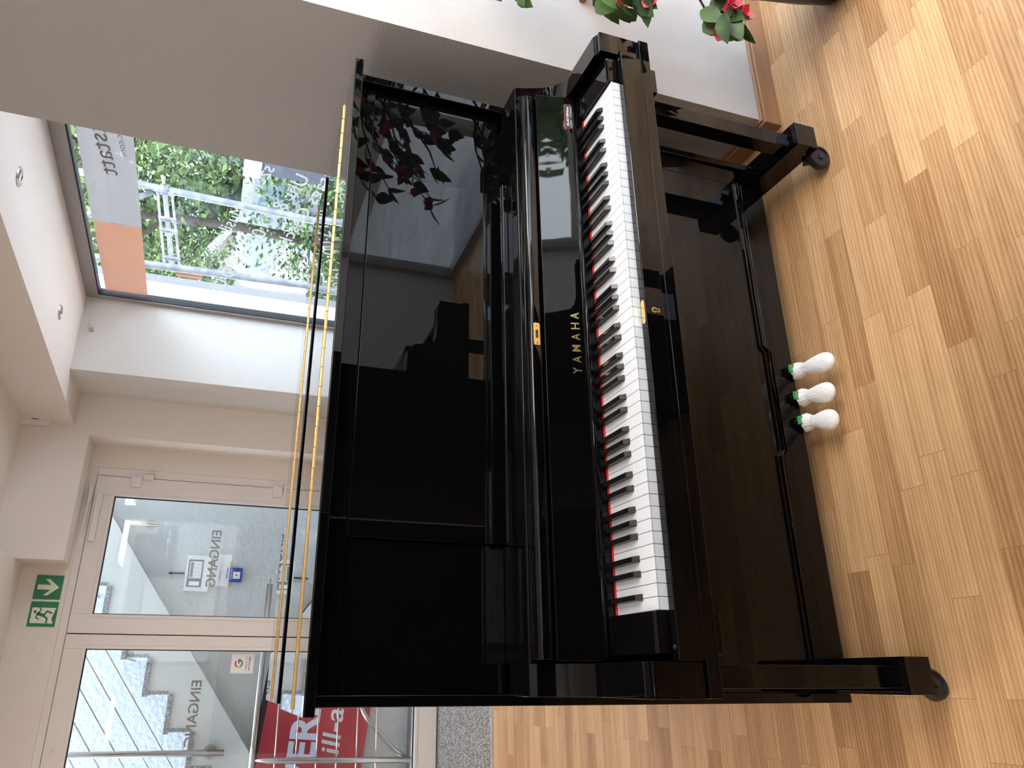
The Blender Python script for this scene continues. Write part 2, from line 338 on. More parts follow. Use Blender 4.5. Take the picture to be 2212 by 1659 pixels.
# ------------------------------------------------------------------ the piano
def bump_round(pts): return pts
def make_piano(label, keys=True, lid_back=.76, hinge_y=.489, name='upright_piano'):
    P = thing(name, label, 'piano', (.765, .55, 0))
    sub = []
    # sides
    for x0, x1 in ((-.014, .008), (1.522, 1.544)):
        MB().box(x0, x1, .343, lid_back - .03, .069, 1.346).build('side_panel', black, P, bevel=.0025, seg=3)
    # back frame
    MB().box(.008, 1.522, lid_back - .09, lid_back - .03, .09, 1.34).build('back_frame', satin, P)
    # lid : front leaf, rear leaf, hinge
    MB().box(-.030, 1.560, .306, hinge_y - .004, 1.3465, 1.369).build('front_lid', lid_black, P, bevel=.003, seg=3)
    MB().box(-.030, 1.560, hinge_y + .004, lid_back, 1.3465, 1.369).build('rear_lid', lid_black, P, bevel=.003, seg=3)
    hb = MB(); n = 62; L0 = -.022; step = (1.552 - L0) / n
    for i in range(n):
        y_ = hinge_y + (.0012 if i % 2 else -.0012)
        hb.tube([(L0 + i * step + .0008, y_, 1.3695), (L0 + (i + 1) * step - .0008, y_, 1.3695)], .0036, 8)
    hb.box(L0, 1.552, hinge_y - .009, hinge_y + .009, 1.3685, 1.3697)
    hb.build('lid_hinge', brass_dull, P, smooth=False)
    # upper frame rail and panels
    MB().box(.008, 1.522, .360, .384, 1.302, 1.3462).build('top_rail', black, P, bevel=.0015)
    for x0, x1 in ((.008, .312), (1.252, 1.522)):
        MB().box(x0, x1, .370, .388, .945, 1.302).build('upper_panel', black, P, bevel=.0015)
    rc = .02; pts = []
    X0, X1, Z0, Z1 = .314, 1.250, .940, 1.300
    for cx_, cz_, a0 in ((X0 + rc, Z0 + rc, PI), (X1 - rc, Z0 + rc, 1.5 * PI), (X1 - .004, Z1 - .004, 0), (X0 + .004, Z1 - .004, .5 * PI)):
        q = rc if cz_ < 1 else .004
        for k in range(6):
            a = a0 + k * PI / 10; pts.append((cx_ + q * math.cos(a), cz_ + q * math.sin(a)))
    md = MB()
    md.prism(pts, .3605, .378, lambda a, b, h: (a, h + (b - .94) * .010, b))
    md.build('music_desk', black, P, bevel=.0015)
    MB().px([(.325, .9452), (.325, .958), (.322, .960), (.312, .960), (.309, .957), (.309, .9452)], .314, 1.250).build('music_ledge', black, P, bevel=.001)
    MB().px([(.372, .925), (.372, .9445), (.243, .9445), (.240, .9415), (.240, .925)], .0665, 1.4635).build('fallboard_rail', black, P, bevel=.0015)
    # fallboard : leaning face, folded nose, bottom bead
    FB = MB().px([(.163, .818), (.1705, .850), (.179, .885), (.184, .908), (.204, .908), (.199, .885), (.186, .818)], .070, 1.460).build('fallboard', black_wobble, P, bevel=.001)
    nose = []
    for (cy_, cz_, a0, rr) in ((.2005, .9165, PI, .0085), (.228, .915, 1.5 * PI, .006), (.228, .937, 0, .006), (.206, .929, .5 * PI, .014)):
        for k in range(6):
            a = a0 + k * PI / 10; nose.append((cy_ + rr * math.cos(a), cz_ + rr * math.sin(a)))
    MB().px(nose, .072, 1.458).build('fallboard_lip', black_wobble, P, smooth=False, bevel=.0012, seg=2)
    MB().tube([(.075, .1605, .8118), (1.455, .1605, .8118)], .0075, 20).build('fallboard_bead', black_wobble, P, smooth=True)
    # arms
    arm = [(.345, .945), (.245, .945), (.242, .943), (.2405, .939)]
    arm += [(.236, .925), (.230, .908), (.224, .890), (.217, .873), (.209, .858), (.199, .845), (.187, .835), (.173, .828), (.155, .8240), (.135, .8225), (.10, .822), (.016, .8215)]
    arm += [(.0145, .8185), (.0095, .8185), (.0085, .8150), (-.0035, .8150), (-.005, .8135), (-.005, .7105), (-.0035, .709), (.345, .709)]
    for x0, x1 in ((.005, .066), (1.464, 1.525)):
        MB().px(arm, x0, x1).build('arm', black, P, bevel=.0012, seg=2)
    # upper stiles left and right of the fallboard, under the arms
    for x0, x1 in ((.008, .066), (1.464, 1.522)):
        MB().box(x0, x1, .352, .37, .16, .682).build('stile', black, P, bevel=.0015)
    # key blocks, key slip, key bed
    for x0, x1 in ((.0785, .1515), (1.3795, 1.4515)):
        KB = MB().px([(.156, .66), (.156, .8035), (.10, .802), (.006, .799), (.001, .794), (.001, .66)], x0, x1).build('key_block', black, P, bevel=.0015)
    MB().px([(-.0225, .7265), (-.0225, .7685), (-.021, .7700), (-.0035, .7700), (-.0025, .769), (-.0025, .7265)], .0665, 1.4635).build('key_slip', black, P, bevel=.001)
    bd = MB().lathe([(.0042, 0), (.0042, .0018), (.003, .0026)], axes((.090, -.012, .7698), (1, 0, 0), (0, 1, 0)), 16); bd.build('rubber_button', mat('rubber_grey', (.03, .03, .033, 1), rough=.5), P)
    MB().lathe([(.0042, 0), (.0042, .0018), (.003, .0026)], axes((1.44, -.012, .7698), (1, 0, 0), (0, 1, 0)), 16).build('rubber_button', MATS['rubber_grey'], P)
    MB().box(.0055, 1.5245, -.0125, .345, .682, .7085).box(.068, 1.462, -.0125, .345, .7085, .7262).build('key_bed', black, P, bevel=.0015)
    # lower case
    MB().box(.0665, 1.4635, .352, .372, .175, .682).build('lower_panel', black, P, bevel=.001)
    MB().box(.0665, 1.4635, .345, .40, .069, .150).build('bottom_rail', black, P, bevel=.002)
    # moulding with its dip over the pedals
    xs = [(.0665, .158), (.588, .158), (.603, .145), (.893, .145), (.908, .158), (1.4635, .158)]
    mm = MB()
    pr = [(.345, -.008), (.345, 0), (.341, .0015), (.340, .004), (.341, .0065), (.346, .008), (.347, .013), (.352, .016), (.356, .018), (.356, -.008)]
    ringz = []
    for (x_, z_) in xs:
        ringz.append(len(mm.v)); mm.v += [(x_, a, z_ + b) for a, b in pr]
    k = len(pr)
    for i in range(len(xs) - 1):
        for j in range(k): mm.f.append((ringz[i] + j, ringz[i] + (j + 1) % k, ringz[i + 1] + (j + 1) % k, ringz[i + 1] + j))
    mm.f.append(tuple(ringz[0] + j for j in range(k))); mm.f.append(tuple(ringz[-1] + j for j in range(k)))
    mm.build('panel_moulding', black, P)
    MB().pz([(.0665, .353), (.0665, .357), (1.4635, .357), (1.4635, .353)], .12, .19).build('moulding_backing', black, P)
    # legs, toes, castors
    for side in (0, 1):
        X = (lambda a: 1.530 - a) if side else (lambda a: a)
        def bx(a, b): return (min(X(a), X(b)), max(X(a), X(b)))
        a, b = bx(.020, .0655); MB().box(a, b, .149, .1945, .1365, .6822).build('leg', black, P, bevel=.0015)
        a, b = bx(.007, .0835); a2, b2 = bx(.0105, .080); a3, b3 = bx(.013, .0775)
        toe = MB().box(a, b, .110, .62, .0598, .1300); toe.box(a2, b2, .1135, .60, .1300, .1338); toe.box(a3, b3, .1165, .60, .1338, .1372)
        T = toe.build('toe_block', black, P, bevel=.0012)
        cxx = X(.027) if not side else X(.088)
        Mw = axes((cxx, .140, .034), (.25, 0, 0), (0, 0, 1)) @ Matrix.Rotation(0, 4, 'X')
        ang = .32 if not side else -.12
        axd = Vector((math.sin(ang), -math.cos(ang), 0)); xx = Vector((math.cos(ang), math.sin(ang), 0))
        Mw = Matrix((xx, Vector((0, 0, 1)), xx.cross(Vector((0, 0, 1))))).transposed().to_4x4(); Mw.translation = Vector((cxx, .140, .034))
        C_ = MB().lathe([(.010, -.014), (.026, -.014), (.032, -.011), (.034, -.006), (.034, .006), (.032, .011), (.026, .013), (.024, .008), (.010, .008), (.008, .015)], Mw, 32).build('castor', dark_p, T, smooth=False, bevel=.0008)
        MB().tube([(cxx, .155, .03), (cxx, .17, .0602)], [.007, .012], 10).build('castor_bracket', dark_p, T)
        for xr, yr in ((X(.03), .58),):
            MB().lathe([(.010, -.012), (.030, -.012), (.030, .012), (.010, .012)], axes((xr, yr, .030), (0, 1, 0), (0, 0, 1)), 24).build('castor', dark_p, T)
    # strike plate on the folded lip and lock on the slip
    LP = MB(); Mp = axes((.764, .1915, .9255), (1, 0, 0), (0, .0, 1))
    o = Mp
    def rr(w, h, rad, n=5):
        q = []
        for sx, sz, a0 in ((1, 1, 0), (-1, 1, .5 * PI), (-1, -1, PI), (1, -1, 1.5 * PI)):
            for k_ in range(n):
                a = a0 + k_ * PI / 2 / (n - 1); q.append((sx * (w / 2 - rad) + rad * math.cos(a), sz * (h / 2 - rad) + rad * math.sin(a)))
        return q
    LP.prism(rr(.056, .015, .003), 0, .0022, lambda a, b, h: o @ Vector((a, b, h)))
    SPl = LP.build('strike_plate', brass, P, bevel=.0004)
    sl = MB().prism(rr(.020, .0062, .001), .0022, .0026, lambda a, b, h: o @ Vector((a, b, h))); sl.build('lock_slot', dark_p, SPl)
    for sx in (-.0215, .0215):
        MB().lathe([(.0026, .0022), (.0026, .003), (.0012, .0032)], o @ Matrix.Translation((sx, 0, 0)), 12).build('screw', brass_dull, SPl)
    MB().prism(rr(.054, .0130, .0055), 0, .0006, lambda a, b, h: (a + .748, b - .0130, .7700 + h)).build('lock_plate', brass, P)
    KH = MB(); ring = []
    ko = axes((.751, -.0228, .747), (1, 0, 0), (0, 0, 1))
    def keyshape(s_):
        q = []
        for k_ in range(15):
            a = -PI * .3 + k_ * (PI * 1.6) / 14; q.append((.0052 * s_ * math.cos(a), .003 + .0052 * s_ * math.sin(a)))
        for k_ in range(7):
            a = PI * .85 + k_ * (PI * 1.3) / 6; q.append((.0042 * s_ * math.cos(a), -.006 + .0042 * s_ * math.sin(a)))
        return q
    KH.prism(keyshape(1.25), 0, .0012, lambda a, b, h: ko @ Vector((a, b, h)))
    K2 = KH.build('key_escutcheon', brass, P)
    MB().prism(keyshape(.62), .0012, .0015, lambda a, b, h: ko @ Vector((a, b, h))).build('keyhole', dark_p, K2)
    # maker's name in brass on the leaning face
    fm = axes((.668, .1650, .8285), (1, 0, 0), (0, .0128, .0545))
    nm = MB(); xpos = [0, .0270, .0545, .0830, .1105, .1370]
    for ch, xp in zip('YAMAHA', xpos): text(nm, ch, fm @ Matrix.Translation((xp, .001, 0)), .0280, width=(.0030 if ch == 'I' else .0165), extrude=.0004, bold=.0003)
    fm_n = nm.build('brand_lettering', brass, P)
    # dealer sticker
    sm = axes((1.356, .1620, .8150), (1, 0, 0), (0, .0128, .0545))
    if keys:
        ST = MB().prism([(0, 0), (.078, 0), (.078, .022), (0, .022)], .0002, .0005, lambda a, b, h: sm @ Vector((a, b, h))).build('dealer_sticker', mat('sticker_red', (.55, .03, .03, 1), rough=.4), P); tag(ST, 'black and red dealer sticker')
        MB().prism([(.0012, .0012), (.0768, .0012), (.0768, .0208), (.0012, .0208)], .0005, .0007, lambda a, b, h: sm @ Vector((a, b, h))).build('sticker_field', mat('sticker_black', (.02, .02, .025, 1), rough=.4), ST)
        tt = MB(); text(tt, 'KLAV ERHaus', sm @ Matrix.Translation((.008, .0105, .0008)), .0085, width=.062, extrude=.0001, shear=.15, bold=.0002)
        text(tt, 'musikhaus    kl-musikhaus.com', sm @ Matrix.Translation((.004, .0042, .0008)), .0042, width=.068, extrude=.0001)
        tt.build('sticker_text', paper, ST)
        MB().lathe([(.0022, .0007), (.0022, .0010)], sm @ Matrix.Translation((.035, .0058, 0)), 12).build('sticker_dot', MATS['sticker_red'], ST)
        # red felt behind the keys
        MB().box(.1525, 1.378, .1508, .1528, .785, .7925).build('felt_strip', red_felt, P)
        MB().box(.080, 1.450, .1545, .176, .76, .818).build('fallboard_foot', black, P)
        MB().box(.1525, 1.378, .003, .1515, .70, .772).build('key_frame', mat('key_wood', (.05, .035, .025, 1), rough=.9), P)
        # keys
        pk = .02356; W = .0225
        wk = MB(); g = (pk - W) / 2
        wk.px([(.1500, .770), (.1500, .7895), (.0008, .7895), (-.0002, .7888), (-.0002, .7868), (.0010, .7858), (.0010, .752), (.1500, .752)], .1525 + g, .1525 + g + W)
        w0 = wk.build('white_key', white_key_m, P, bevel=.0007, seg=2)
        for i in range(1, 52):
            c = w0.copy(); col.objects.link(c); c.location.x += pk * i
        bk = MB(); hb_, ht = .0066, .0050
        ys = [(.0490, .7896, hb_), (.0575, .8020, ht), (.1543, .8020, ht), (.1543, .7896, hb_)]
        v = []
        for (y_, z_, h_) in ys: v += [(-h_, y_, z_), (h_, y_, z_)]
        bk.add([(x_ + .1525 + pk, y_, z_) for x_, y_, z_ in v], [(0, 1, 3, 2), (2, 3, 5, 4), (4, 5, 7, 6), (6, 7, 1, 0), (0, 2, 4, 6), (1, 7, 5, 3)])
        b0 = bk.build('black_key', black_key_m, P, bevel=.0012, seg=3)
        off = {0: 0, 2: -.0022, 3: .0022, 5: -.0028, 6: 0}; off = {0: .0026, 2: -.0022, 3: .0022, 5: -.0028, 6: 0}
        first = True
        for b_ in range(1, 52):
            k_ = (b_ - 1) % 7
            if k_ in (0, 2, 3, 5, 6):
                dx = {0: .0026, 2: -.0022, 3: .0022, 5: -.0026, 6: 0}[k_]
                if first: b0.location.x += dx; base = b0.location.x - dx; first = False
                else:
                    c = b0.copy(); col.objects.link(c); c.location.x = base + pk * (b_ - 1) + dx
        # pedals leaving the bottom rail (brass, their ends wrapped)
        for xp, xt in ((.690, .680), (.762, .755), (.842, .835)):
            PD = MB().tube([(xp + .004, .352, .086), (xp, .325, .080), (xt, .295, .068), (xt - .001, .282, .065)], [.007, .007, .008, .008], 10).build('pedal', brass, P, smooth=True)
            MB().box(xp - .011, xp + .011, .323, .332, .089, .097).build('felt_pad', green_felt, PD)
            MB().box(xp - .0122, xp + .0122, .3222, .3328, .086, .089).build('felt_edge', red_felt, PD)
    return P
piano = make_piano('glossy black upright piano with open keyboard lid, standing on oak floor beside the white wall')
# second piano, back to back with the first
p2 = make_piano('black upright piano standing back to back behind the open one, only its polished top visible', keys=False, lid_back=.668, hinge_y=.506)
p2.rotation_euler = (0, 0, PI); p2.location = (.774, .98, 0)
# closed pianos behind the camera, seen in the polish; the second one is added
p3 = copy_tree(p2); p3.rotation_euler = (0, 0, PI / 2); p3.location = (.97, -1.55, 0)
p3['label'] = 'black piano near the shopfront, seen only as a reflection right of centre'
p4 = copy_tree(p2); p4.rotation_euler = (0, 0, 0); p4.location = (-.07, -1.56, 0)  # added dark piano, blackens the left part of the reflection
p4['label'] = 'added black piano behind the camera, darkening the reflection at left'

# white cloth bags tied over the three pedals
def pedal_bag(x0, y0, x1, y1, label, seed):
    rs = random.Random(seed)
    a = Vector((x0, y0, .066)); b = Vector((x1, y1, .055)); ax = (b - a); L = ax.length; t = ax.normalized()
    s_ = Vector((t.y, -t.x, 0)).normalized() * -1; u_ = t.cross(s_)
    if u_.z < 0: u_ = -u_
    T = thing('pedal_cover', label, 'cloth cover', (b.x, b.y, .03), group='white cloth bags over the pedals')
    mb = MB(); n = 36
    prof = [(-.034, .0245, .022), (-.024, .0235, .021), (-.010, .0195, .017), (0, .0165, .0145), (.007, .0175, .015), (.020, .0215, .016), (.038, .026, .017), (.058, .0285, .017), (.074, .0275, .016), (.087, .022, .013), (.095, .013, .009), (.098, .004, .003)]
    sc = L / .098
    for (h, w, e) in prof:
        for k in range(n):
            an = 2 * PI * k / n
            q = 1 + .05 * noise.noise(Vector((math.cos(an) * 2.2, math.sin(an) * 2.2, h * 45 + seed * 9))) + (.16 * noise.noise(Vector((math.cos(an) * 4.5, math.sin(an) * 4.5, seed * 3 + h * 20))) if h < .012 else 0)
            hh = h * sc + (.006 * noise.noise(Vector((an * 2, seed, 0))) if h < -.02 else 0)
            mb.v.append(tuple(a + t * hh + s_ * (w * q * math.cos(an)) + u_ * (e * q * math.sin(an))))
    for i in range(len(prof) - 1):
        for k in range(n): mb.f.append((i * n + k, i * n + (k + 1) % n, (i + 1) * n + (k + 1) % n, (i + 1) * n + k))
    mb.f.append(tuple(range((len(prof) - 1) * n, len(prof) * n)))
    o = mb.build('cloth_bag', cloth_m, T, smooth=True)
    sb = o.modifiers.new('sub', 'SUBSURF'); sb.levels = 1; sb.render_levels = 2
    so = o.modifiers.new('thick', 'SOLIDIFY'); so.thickness = .0008
    bd = MB(); ring = [tuple(a + t * 0 + s_ * (.0163 * math.cos(2 * PI * k / 24)) + u_ * (.0148 * math.sin(2 * PI * k / 24))) for k in range(25)]
    bd.tube(ring, .0010, 6, cap=False).build('rubber_band', band_m, T, smooth=True)
pedal_bag(.682, .305, .668, .232, 'white cloth bag tied over the left pedal, nearest the camera', 1)
pedal_bag(.756, .305, .745, .226, 'white cloth bag tied over the middle pedal, between the other two', 2)
pedal_bag(.836, .302, .828, .208, 'white cloth bag tied over the right pedal, farthest from the camera', 3)

# ------------------------------------------------------------------ entrance door
DY0, DY1 = 4.175, 4.245
D = struct(MB().box(1.281, 1.335, DY0 - .003, DY1, 0, 2.375).box(-.80, 1.335, DY0 - .003, DY1, 2.375, 2.42).box(-.80, -.74, DY0 - .003, DY1, 0, 2.375), 'door_1', pvc, bevel=.003)
def leaf(x0, x1, g0, g1, gz0, gz1):
    return MB().box(x0, g0, DY0 - .012, DY1 - .005, .012, 2.371).box(g1, x1, DY0 - .012, DY1 - .005, .012, 2.371).box(g0, g1, DY0 - .012, DY1 - .005, gz1, 2.371).box(g0, g1, DY0 - .012, DY1 - .005, .012, gz0)
def gask(g0, g1, gz0, gz1, t=.006):
    y0, y1 = DY0 + .012, DY0 + .03
    return MB().box(g0, g0 + t, y0, y1, gz0, gz1).box(g1 - t, g1, y0, y1, gz0, gz1).box(g0, g1, y0, y1, gz1 - t, gz1).box(g0, g1, y0, y1, gz0, gz0 + t)
LR = leaf(.293, 1.277, .407, 1.150, .162, 2.249).build('door_leaf', pvc, D, bevel=.003)
gask(.407, 1.150, .162, 2.249).build('door_gasket', gasket, LR)
for (a, b) in ((.387, 1.170),):
    MB().box(a, .407, DY0 - .0165, DY0 - .010, .142, 2.269).box(1.150, b, DY0 - .0165, DY0 - .010, .142, 2.269).box(.407, 1.150, DY0 - .0165, DY0 - .010, 2.249, 2.269).box(.407, 1.150, DY0 - .0165, DY0 - .010, .142, .162).build('glazing_bead', pvc, LR, bevel=.002)
MB().box(.407, 1.150, 4.20, 4.206, .162, 2.249).build('door_pane', door_glass, LR)
LL = leaf(-.737, .287, -.62, .205, .162, 2.249).build('door_leaf', pvc, D, bevel=.003)
gask(-.62, .205, .162, 2.249).build('door_gasket', gasket, LL)
MB().box(.205, .225, DY0 - .0165, DY0 - .010, .142, 2.269).box(-.62, .205, DY0 - .0165, DY0 - .010, 2.249, 2.269).box(-.62, .205, DY0 - .0165, DY0 - .010, .142, .162).build('glazing_bead', pvc, LL, bevel=.002)
MB().box(-.62, .205, 4.20, 4.206, .162, 2.249).build('door_pane', door_glass, LL)
MB().box(.287, .293, DY0, DY0 + .02, .012, 2.371).build('door_seal', gasket, D)
# closer, arm, hinges
MB().box(.845, 1.150, 4.135, 4.164, 2.315, 2.352).build('door_closer', pvc, LR, bevel=.004)
MB().box(.92, 1.20, 4.12, 4.134, 2.384, 2.396).box(1.10, 1.20, 4.13, 4.172, 2.378, 2.402).build('closer_arm', pvc, LR, bevel=.003)
for hz in (2.07, 1.15, .25):
    MB().tube([(1.286, 4.150, hz - .045), (1.286, 4.150, hz + .02)], .021, 18).box(1.212, 1.286, 4.146, 4.166, hz + .028, hz + .092).build('door_hinge', pvc, D, bevel=.002)
MB().box(-.36, -.345, 4.145, 4.165, 2.32, 2.345).build('leaf_latch', pvc, LL)
# mirrored EINGANG on the outside of both panes
def mirrored(body, x0, x1, z, h, y, m_, parent, slope=0, name='door_lettering', **k):
    vs, fs = text_geo(body, h / .72, width=abs(x1 - x0), **k)
    mb = MB(); mb.add([(x1 - v.x, y + v.z, z + v.y + slope * v.x) for v in vs], fs); return mb.build(name, m_, parent)
mirrored('EINGANG', .598, .968, 1.548, .062, 4.208, frost_grey, LR, bold=.0015)
mirrored('EINGANG', -.352, .026, 1.550, .062, 4.208, frost_grey, LL, bold=.0015)
st = MB().prism([(.068, 1.245), (.185, 1.245), (.185, 1.385), (.068, 1.385)], 4.197, 4.1995, lambda a, b, h: (a, h, b)).build('rating_sticker', paper, LL); tag(st, 'white square sticker with a four-coloured letter G')
def arc_seg(a0, a1, m_, nme, cx_=.127, cz_=1.338, ro=.026, ri=.0165):
    q = []
    for k in range(9):
        a = a0 + (a1 - a0) * k / 8; q.append((cx_ + ro * math.cos(a), cz_ + ro * math.sin(a)))
    for k in range(9):
        a = a1 + (a0 - a1) * k / 8; q.append((cx_ + ri * math.cos(a), cz_ + ri * math.sin(a)))
    MB().py(q, 4.1962, 4.197).build(nme, m_, st)
gr, gy, gg, gb = (mat('g_red', (.75, .05, .03, 1)), mat('g_yellow', (.85, .45, .02, 1)), mat('g_green', (.03, .35, .08, 1)), mat('g_blue', (.03, .15, .70, 1)))
arc_seg(.8, 2.6, gr, 'logo_arc'); arc_seg(2.6, 3.7, gy, 'logo_arc'); arc_seg(3.7, 5.5, gg, 'logo_arc'); arc_seg(5.5, 6.28, gb, 'logo_arc')
MB().box(.127, .153, 4.1962, 4.197, 1.3335, 1.3425).build('logo_bar', gb, st)
g1 = MB(); text(g1, 'Folgen Sie uns', axes((.088, 4.1965, 1.289), (1, 0, 0), (0, 0, 1)), .012, width=.078, extrude=.0002); text(g1, 'auf Google', axes((.084, 4.1965, 1.268), (1, 0, 0), (0, 0, 1)), .018, width=.086, extrude=.0002, bold=.0004)
g1.build('sticker_text', grey_p, st)

# ------------------------------------------------------------------ things on walls and ceiling
def exit_sign():
    T = thing('emergency_exit_sign', 'green emergency exit sign with arrow and running figure above the glass door', 'sign', (.478, 4.167, 2.52))
    MB().box(.320, .634, 4.164, 4.170, 2.438, 2.603).build('sign_panel', sign_cream, T, bevel=.001)
    g = MB().box(.484, .629, 4.1625, 4.164, 2.445, 2.598).build('green_field', sign_green, T)
    g2 = MB().box(.325, .472, 4.1625, 4.164, 2.445, 2.598).build('green_field', sign_green, T)
    # arrow points down
    ar = [(.5565, 2.462), (.605, 2.520), (.605, 2.545), (.571, 2.508), (.571, 2.582), (.542, 2.582), (.542, 2.508), (.508, 2.545), (.508, 2.520)]
    MB().py(ar, 4.1615, 4.1625).build('arrow', sign_cream, T)
    # doorway with running figure
    MB().py([(.345, 2.458), (.345, 2.585), (.436, 2.585), (.436, 2.452), (.425, 2.458), (.372, 2.470)], 4.1615, 4.1625).build('doorway_shape', sign_cream, T)
    f = MB()
    f.lathe([(.0085, 0), (.0085, .0008)], axes((.411, 4.1615, 2.566), (1, 0, 0), (0, 0, 1)), 18)
    def limb(p, w):
        p = [Vector((a, 4.1612, b)) for a, b in p]
        for i in range(len(p) - 1):
            a, b = p[i], p[i + 1]; t = (b - a).normalized(); n_ = Vector((t.z, 0, -t.x)) * w
            f.add([a + n_, b + n_, b - n_, a - n_], [(0, 1, 2, 3)])
            f.lathe([(w, 0), (w, .0003)], axes(b, (1, 0, 0), (0, 0, 1)), 10)
    limb([(.402, 2.553), (.390, 2.515)], .0095); limb([(.404, 2.551), (.378, 2.556), (.368, 2.540)], .0035); limb([(.402, 2.548), (.424, 2.535), (.436, 2.545)], .0035)
    limb([(.393, 2.515), (.416, 2.500), (.405, 2.474)], .005); limb([(.388, 2.515), (.374, 2.495), (.350, 2.494)], .005)
    f.build('running_figure', sign_green, T)
exit_sign()
bc = MB().lathe([(.036, 0), (.036, .002), (.033, .004)], axes((.205, 4.17, 2.503), (1, 0, 0), (0, 0, 1)), 36).build('blanking_disc', wall_m); tag(bc, 'round white blanking disc on the wall left of the exit sign', 'cover disc')
T = thing('air_freshener', 'white wall-mounted air freshener dispenser high in the ceiling corner', 'dispenser', (1.545, 3.90, 2.75))
MB().py([(1.503, 2.672), (1.503, 2.825), (1.577, 2.825), (1.577, 2.672), (1.570, 2.655), (1.545, 2.648), (1.512, 2.655)], 3.855, 3.92).build('housing', white_p, T, bevel=.006, seg=3)
MB().box(1.528, 1.534, 3.8535, 3.856, 2.725, 2.760).build('nozzle_slot', grey_p, T)
MB().box(1.500, 1.512, 3.858, 3.89, 2.815, 2.83).build('mount_clip', white_p, T)
def spot(x, y, label):
    T = thing('recessed_spotlight', label, 'spotlight', (x, y, 2.53), group='chrome spotlights in the ceiling soffit')
    M = axes((x, y, 2.53), (1, 0, 0), (0, -1, 0))
    MB().lathe([(.044, -.004), (.044, .002), (.040, .006), (.031, .006), (.029, .002), (.029, -.004)], M, 36).build('trim_ring', chrome, T, smooth=False, bevel=.0006)
    MB().lathe([(.028, -.001), (.028, .0045), (.018, .008), (.016, .001)], M @ Matrix.Rotation(.25, 4, 'X'), 30).build('lamp_holder', steel, T)
    MB().lathe([(.016, .001), (.0155, .0035), (.004, .0045)], M @ Matrix.Rotation(.25, 4, 'X'), 24).build('lamp_lens', mat('lens', (.35, .36, .36, 1), rough=.1), T)
spot(1.955, 1.799, 'recessed chrome ceiling spotlight nearer to the camera, above the pillar edge')
spot(1.868, 2.934, 'recessed chrome ceiling spotlight farther back, near the top corner of the window')
T = thing('cable_anchor', 'round steel cable anchor on the white wall left of the window with a thin wire', 'wall fitting', (2.012, 3.45, 2.46))
MB().lathe([(.0005, .012), (.013, .012), (.016, .010), (.016, .0)], axes((2.012, 3.46, 2.46), (1, 0, 0), (0, 0, 1)), 28).build('anchor_disc', steel, T, smooth=False)
MB().tube([(2.012, 3.445, 2.462), (2.045, 3.442, 2.475)], .004, 10).build('anchor_stud', steel, T)
MB().tube([(2.045, 3.442, 2.475), (2.255, 3.43, 2.495)], .0010, 6).build('wire', steel, T)
def fill_panel(x, y, z, label, w=.60, power=11.0, colr=(1.0, .92, .82)):  # fill panels added out of view to brighten floor and walls
    T = thing('added_light_panel', label, 'added light', (x, y, z), group='added fill light panels outside the view')
    MB().box(x - w / 2 - .02, x + w / 2 + .02, y - w / 2 - .02, y + w / 2 + .02, z - .03, z).build('panel_frame', alu, T, bevel=.003)
    e = bpy.data.materials.get('fill_diffuser')
    if not e:
        e = mat('fill_diffuser', (.8, .8, .8, 1)); pb = e.node_tree.nodes['Principled BSDF']
        pb.inputs['Emission Color'].default_value = colr + (1,); pb.inputs['Emission Strength'].default_value = 3.0
    MB().box(x - w / 2, x + w / 2, y - w / 2, y + w / 2, z - .032, z - .0305).build('diffuser', e, T)
    l = bpy.data.lights.new('fill_light', 'AREA'); l.shape = 'SQUARE'; l.size = w; l.energy = power; l.color = colr
    lo = bpy.data.objects.new('fill_light', l); col.objects.link(lo); lo.location = (0, 0, -.036); lo.parent = T
FILL_PANELS = [(2.6, -2.4, 2.53, 12, 'nearest the rear corner of the shopfront'), (2.45, -.9, 2.53, 13, 'above the potted plant'), (1.85, -1.7, 2.82, 12, 'between the shopfront and the piano facing it'),
        (-.5, -2.5, 2.69, 10, 'behind the camera'), (-2.4, .4, 2.69, 6, 'by the left wall'), (-1.5, 2.4, 2.69, 9, 'nearest the entrance door')]
for x_, y_, z_, pw, lb in FILL_PANELS:
    if z_ == 2.82: x_ = 1.75
    fill_panel(x_, y_, z_, 'added square fill light panel ' + lb + ', outside the view', power=pw)
# window graphics
def wtext(mb, body, s0, z0, s1, z1, h, n=None, **k):
    """text on the outer face of the pane: from outside it reads with s falling; s0,z0 start, s1,z1 end of the base line"""
    a = win_pt(s0, z0, k.pop('off', .006)); b = win_pt(s1, z1, (a - win_pt(s0, z0, 0)).dot(-WN)); x = (b - a); w = x.length; x.normalize()
    up = Vector((0, 0, 1)); y = (up - x * up.dot(x)).normalized()
    M = axes(a, x, y); text(mb, body, M, h / .72, width=w, extrude=.0002, **k)
fw1 = MB().obox(WM, (.77, 2.175, .0045 if zin < 0 else -.006), (2.30, 2.425, .006 if zin < 0 else -.0045)).build('frosted_film', film_w, WF); tag(fw1, 'white translucent film strip')
fw2 = MB().obox(WM, (.055, 2.177, .0045 if zin < 0 else -.006), (.765, 2.42, .006 if zin < 0 else -.0045)).build('frosted_film', film_o, WF); tag(fw2, 'apricot translucent film strip')
gt = MB(); wtext(gt, 'kstatt', 1.56, 2.300, 1.20, 2.262, .085, off=-.0075); wtext(gt, 'c.com', 1.50, 2.225, 1.36, 2.210, .030, off=-.0075)
g_ = gt.build('film_lettering', frost_grey, WF)
wt = MB()
wtext(wt, 'szeiten Musikhaus:', 1.46, 1.520, .600, 1.795, .075)
wtext(wt, '9:00 - 12:00 Uhr & 17:00 - 19:00 Uhr', 2.10, 1.125, .150, 1.768, .080)
wtext(wt, 'Samstags Geschlossen', 1.75, 1.170, .47, 1.470, .075)
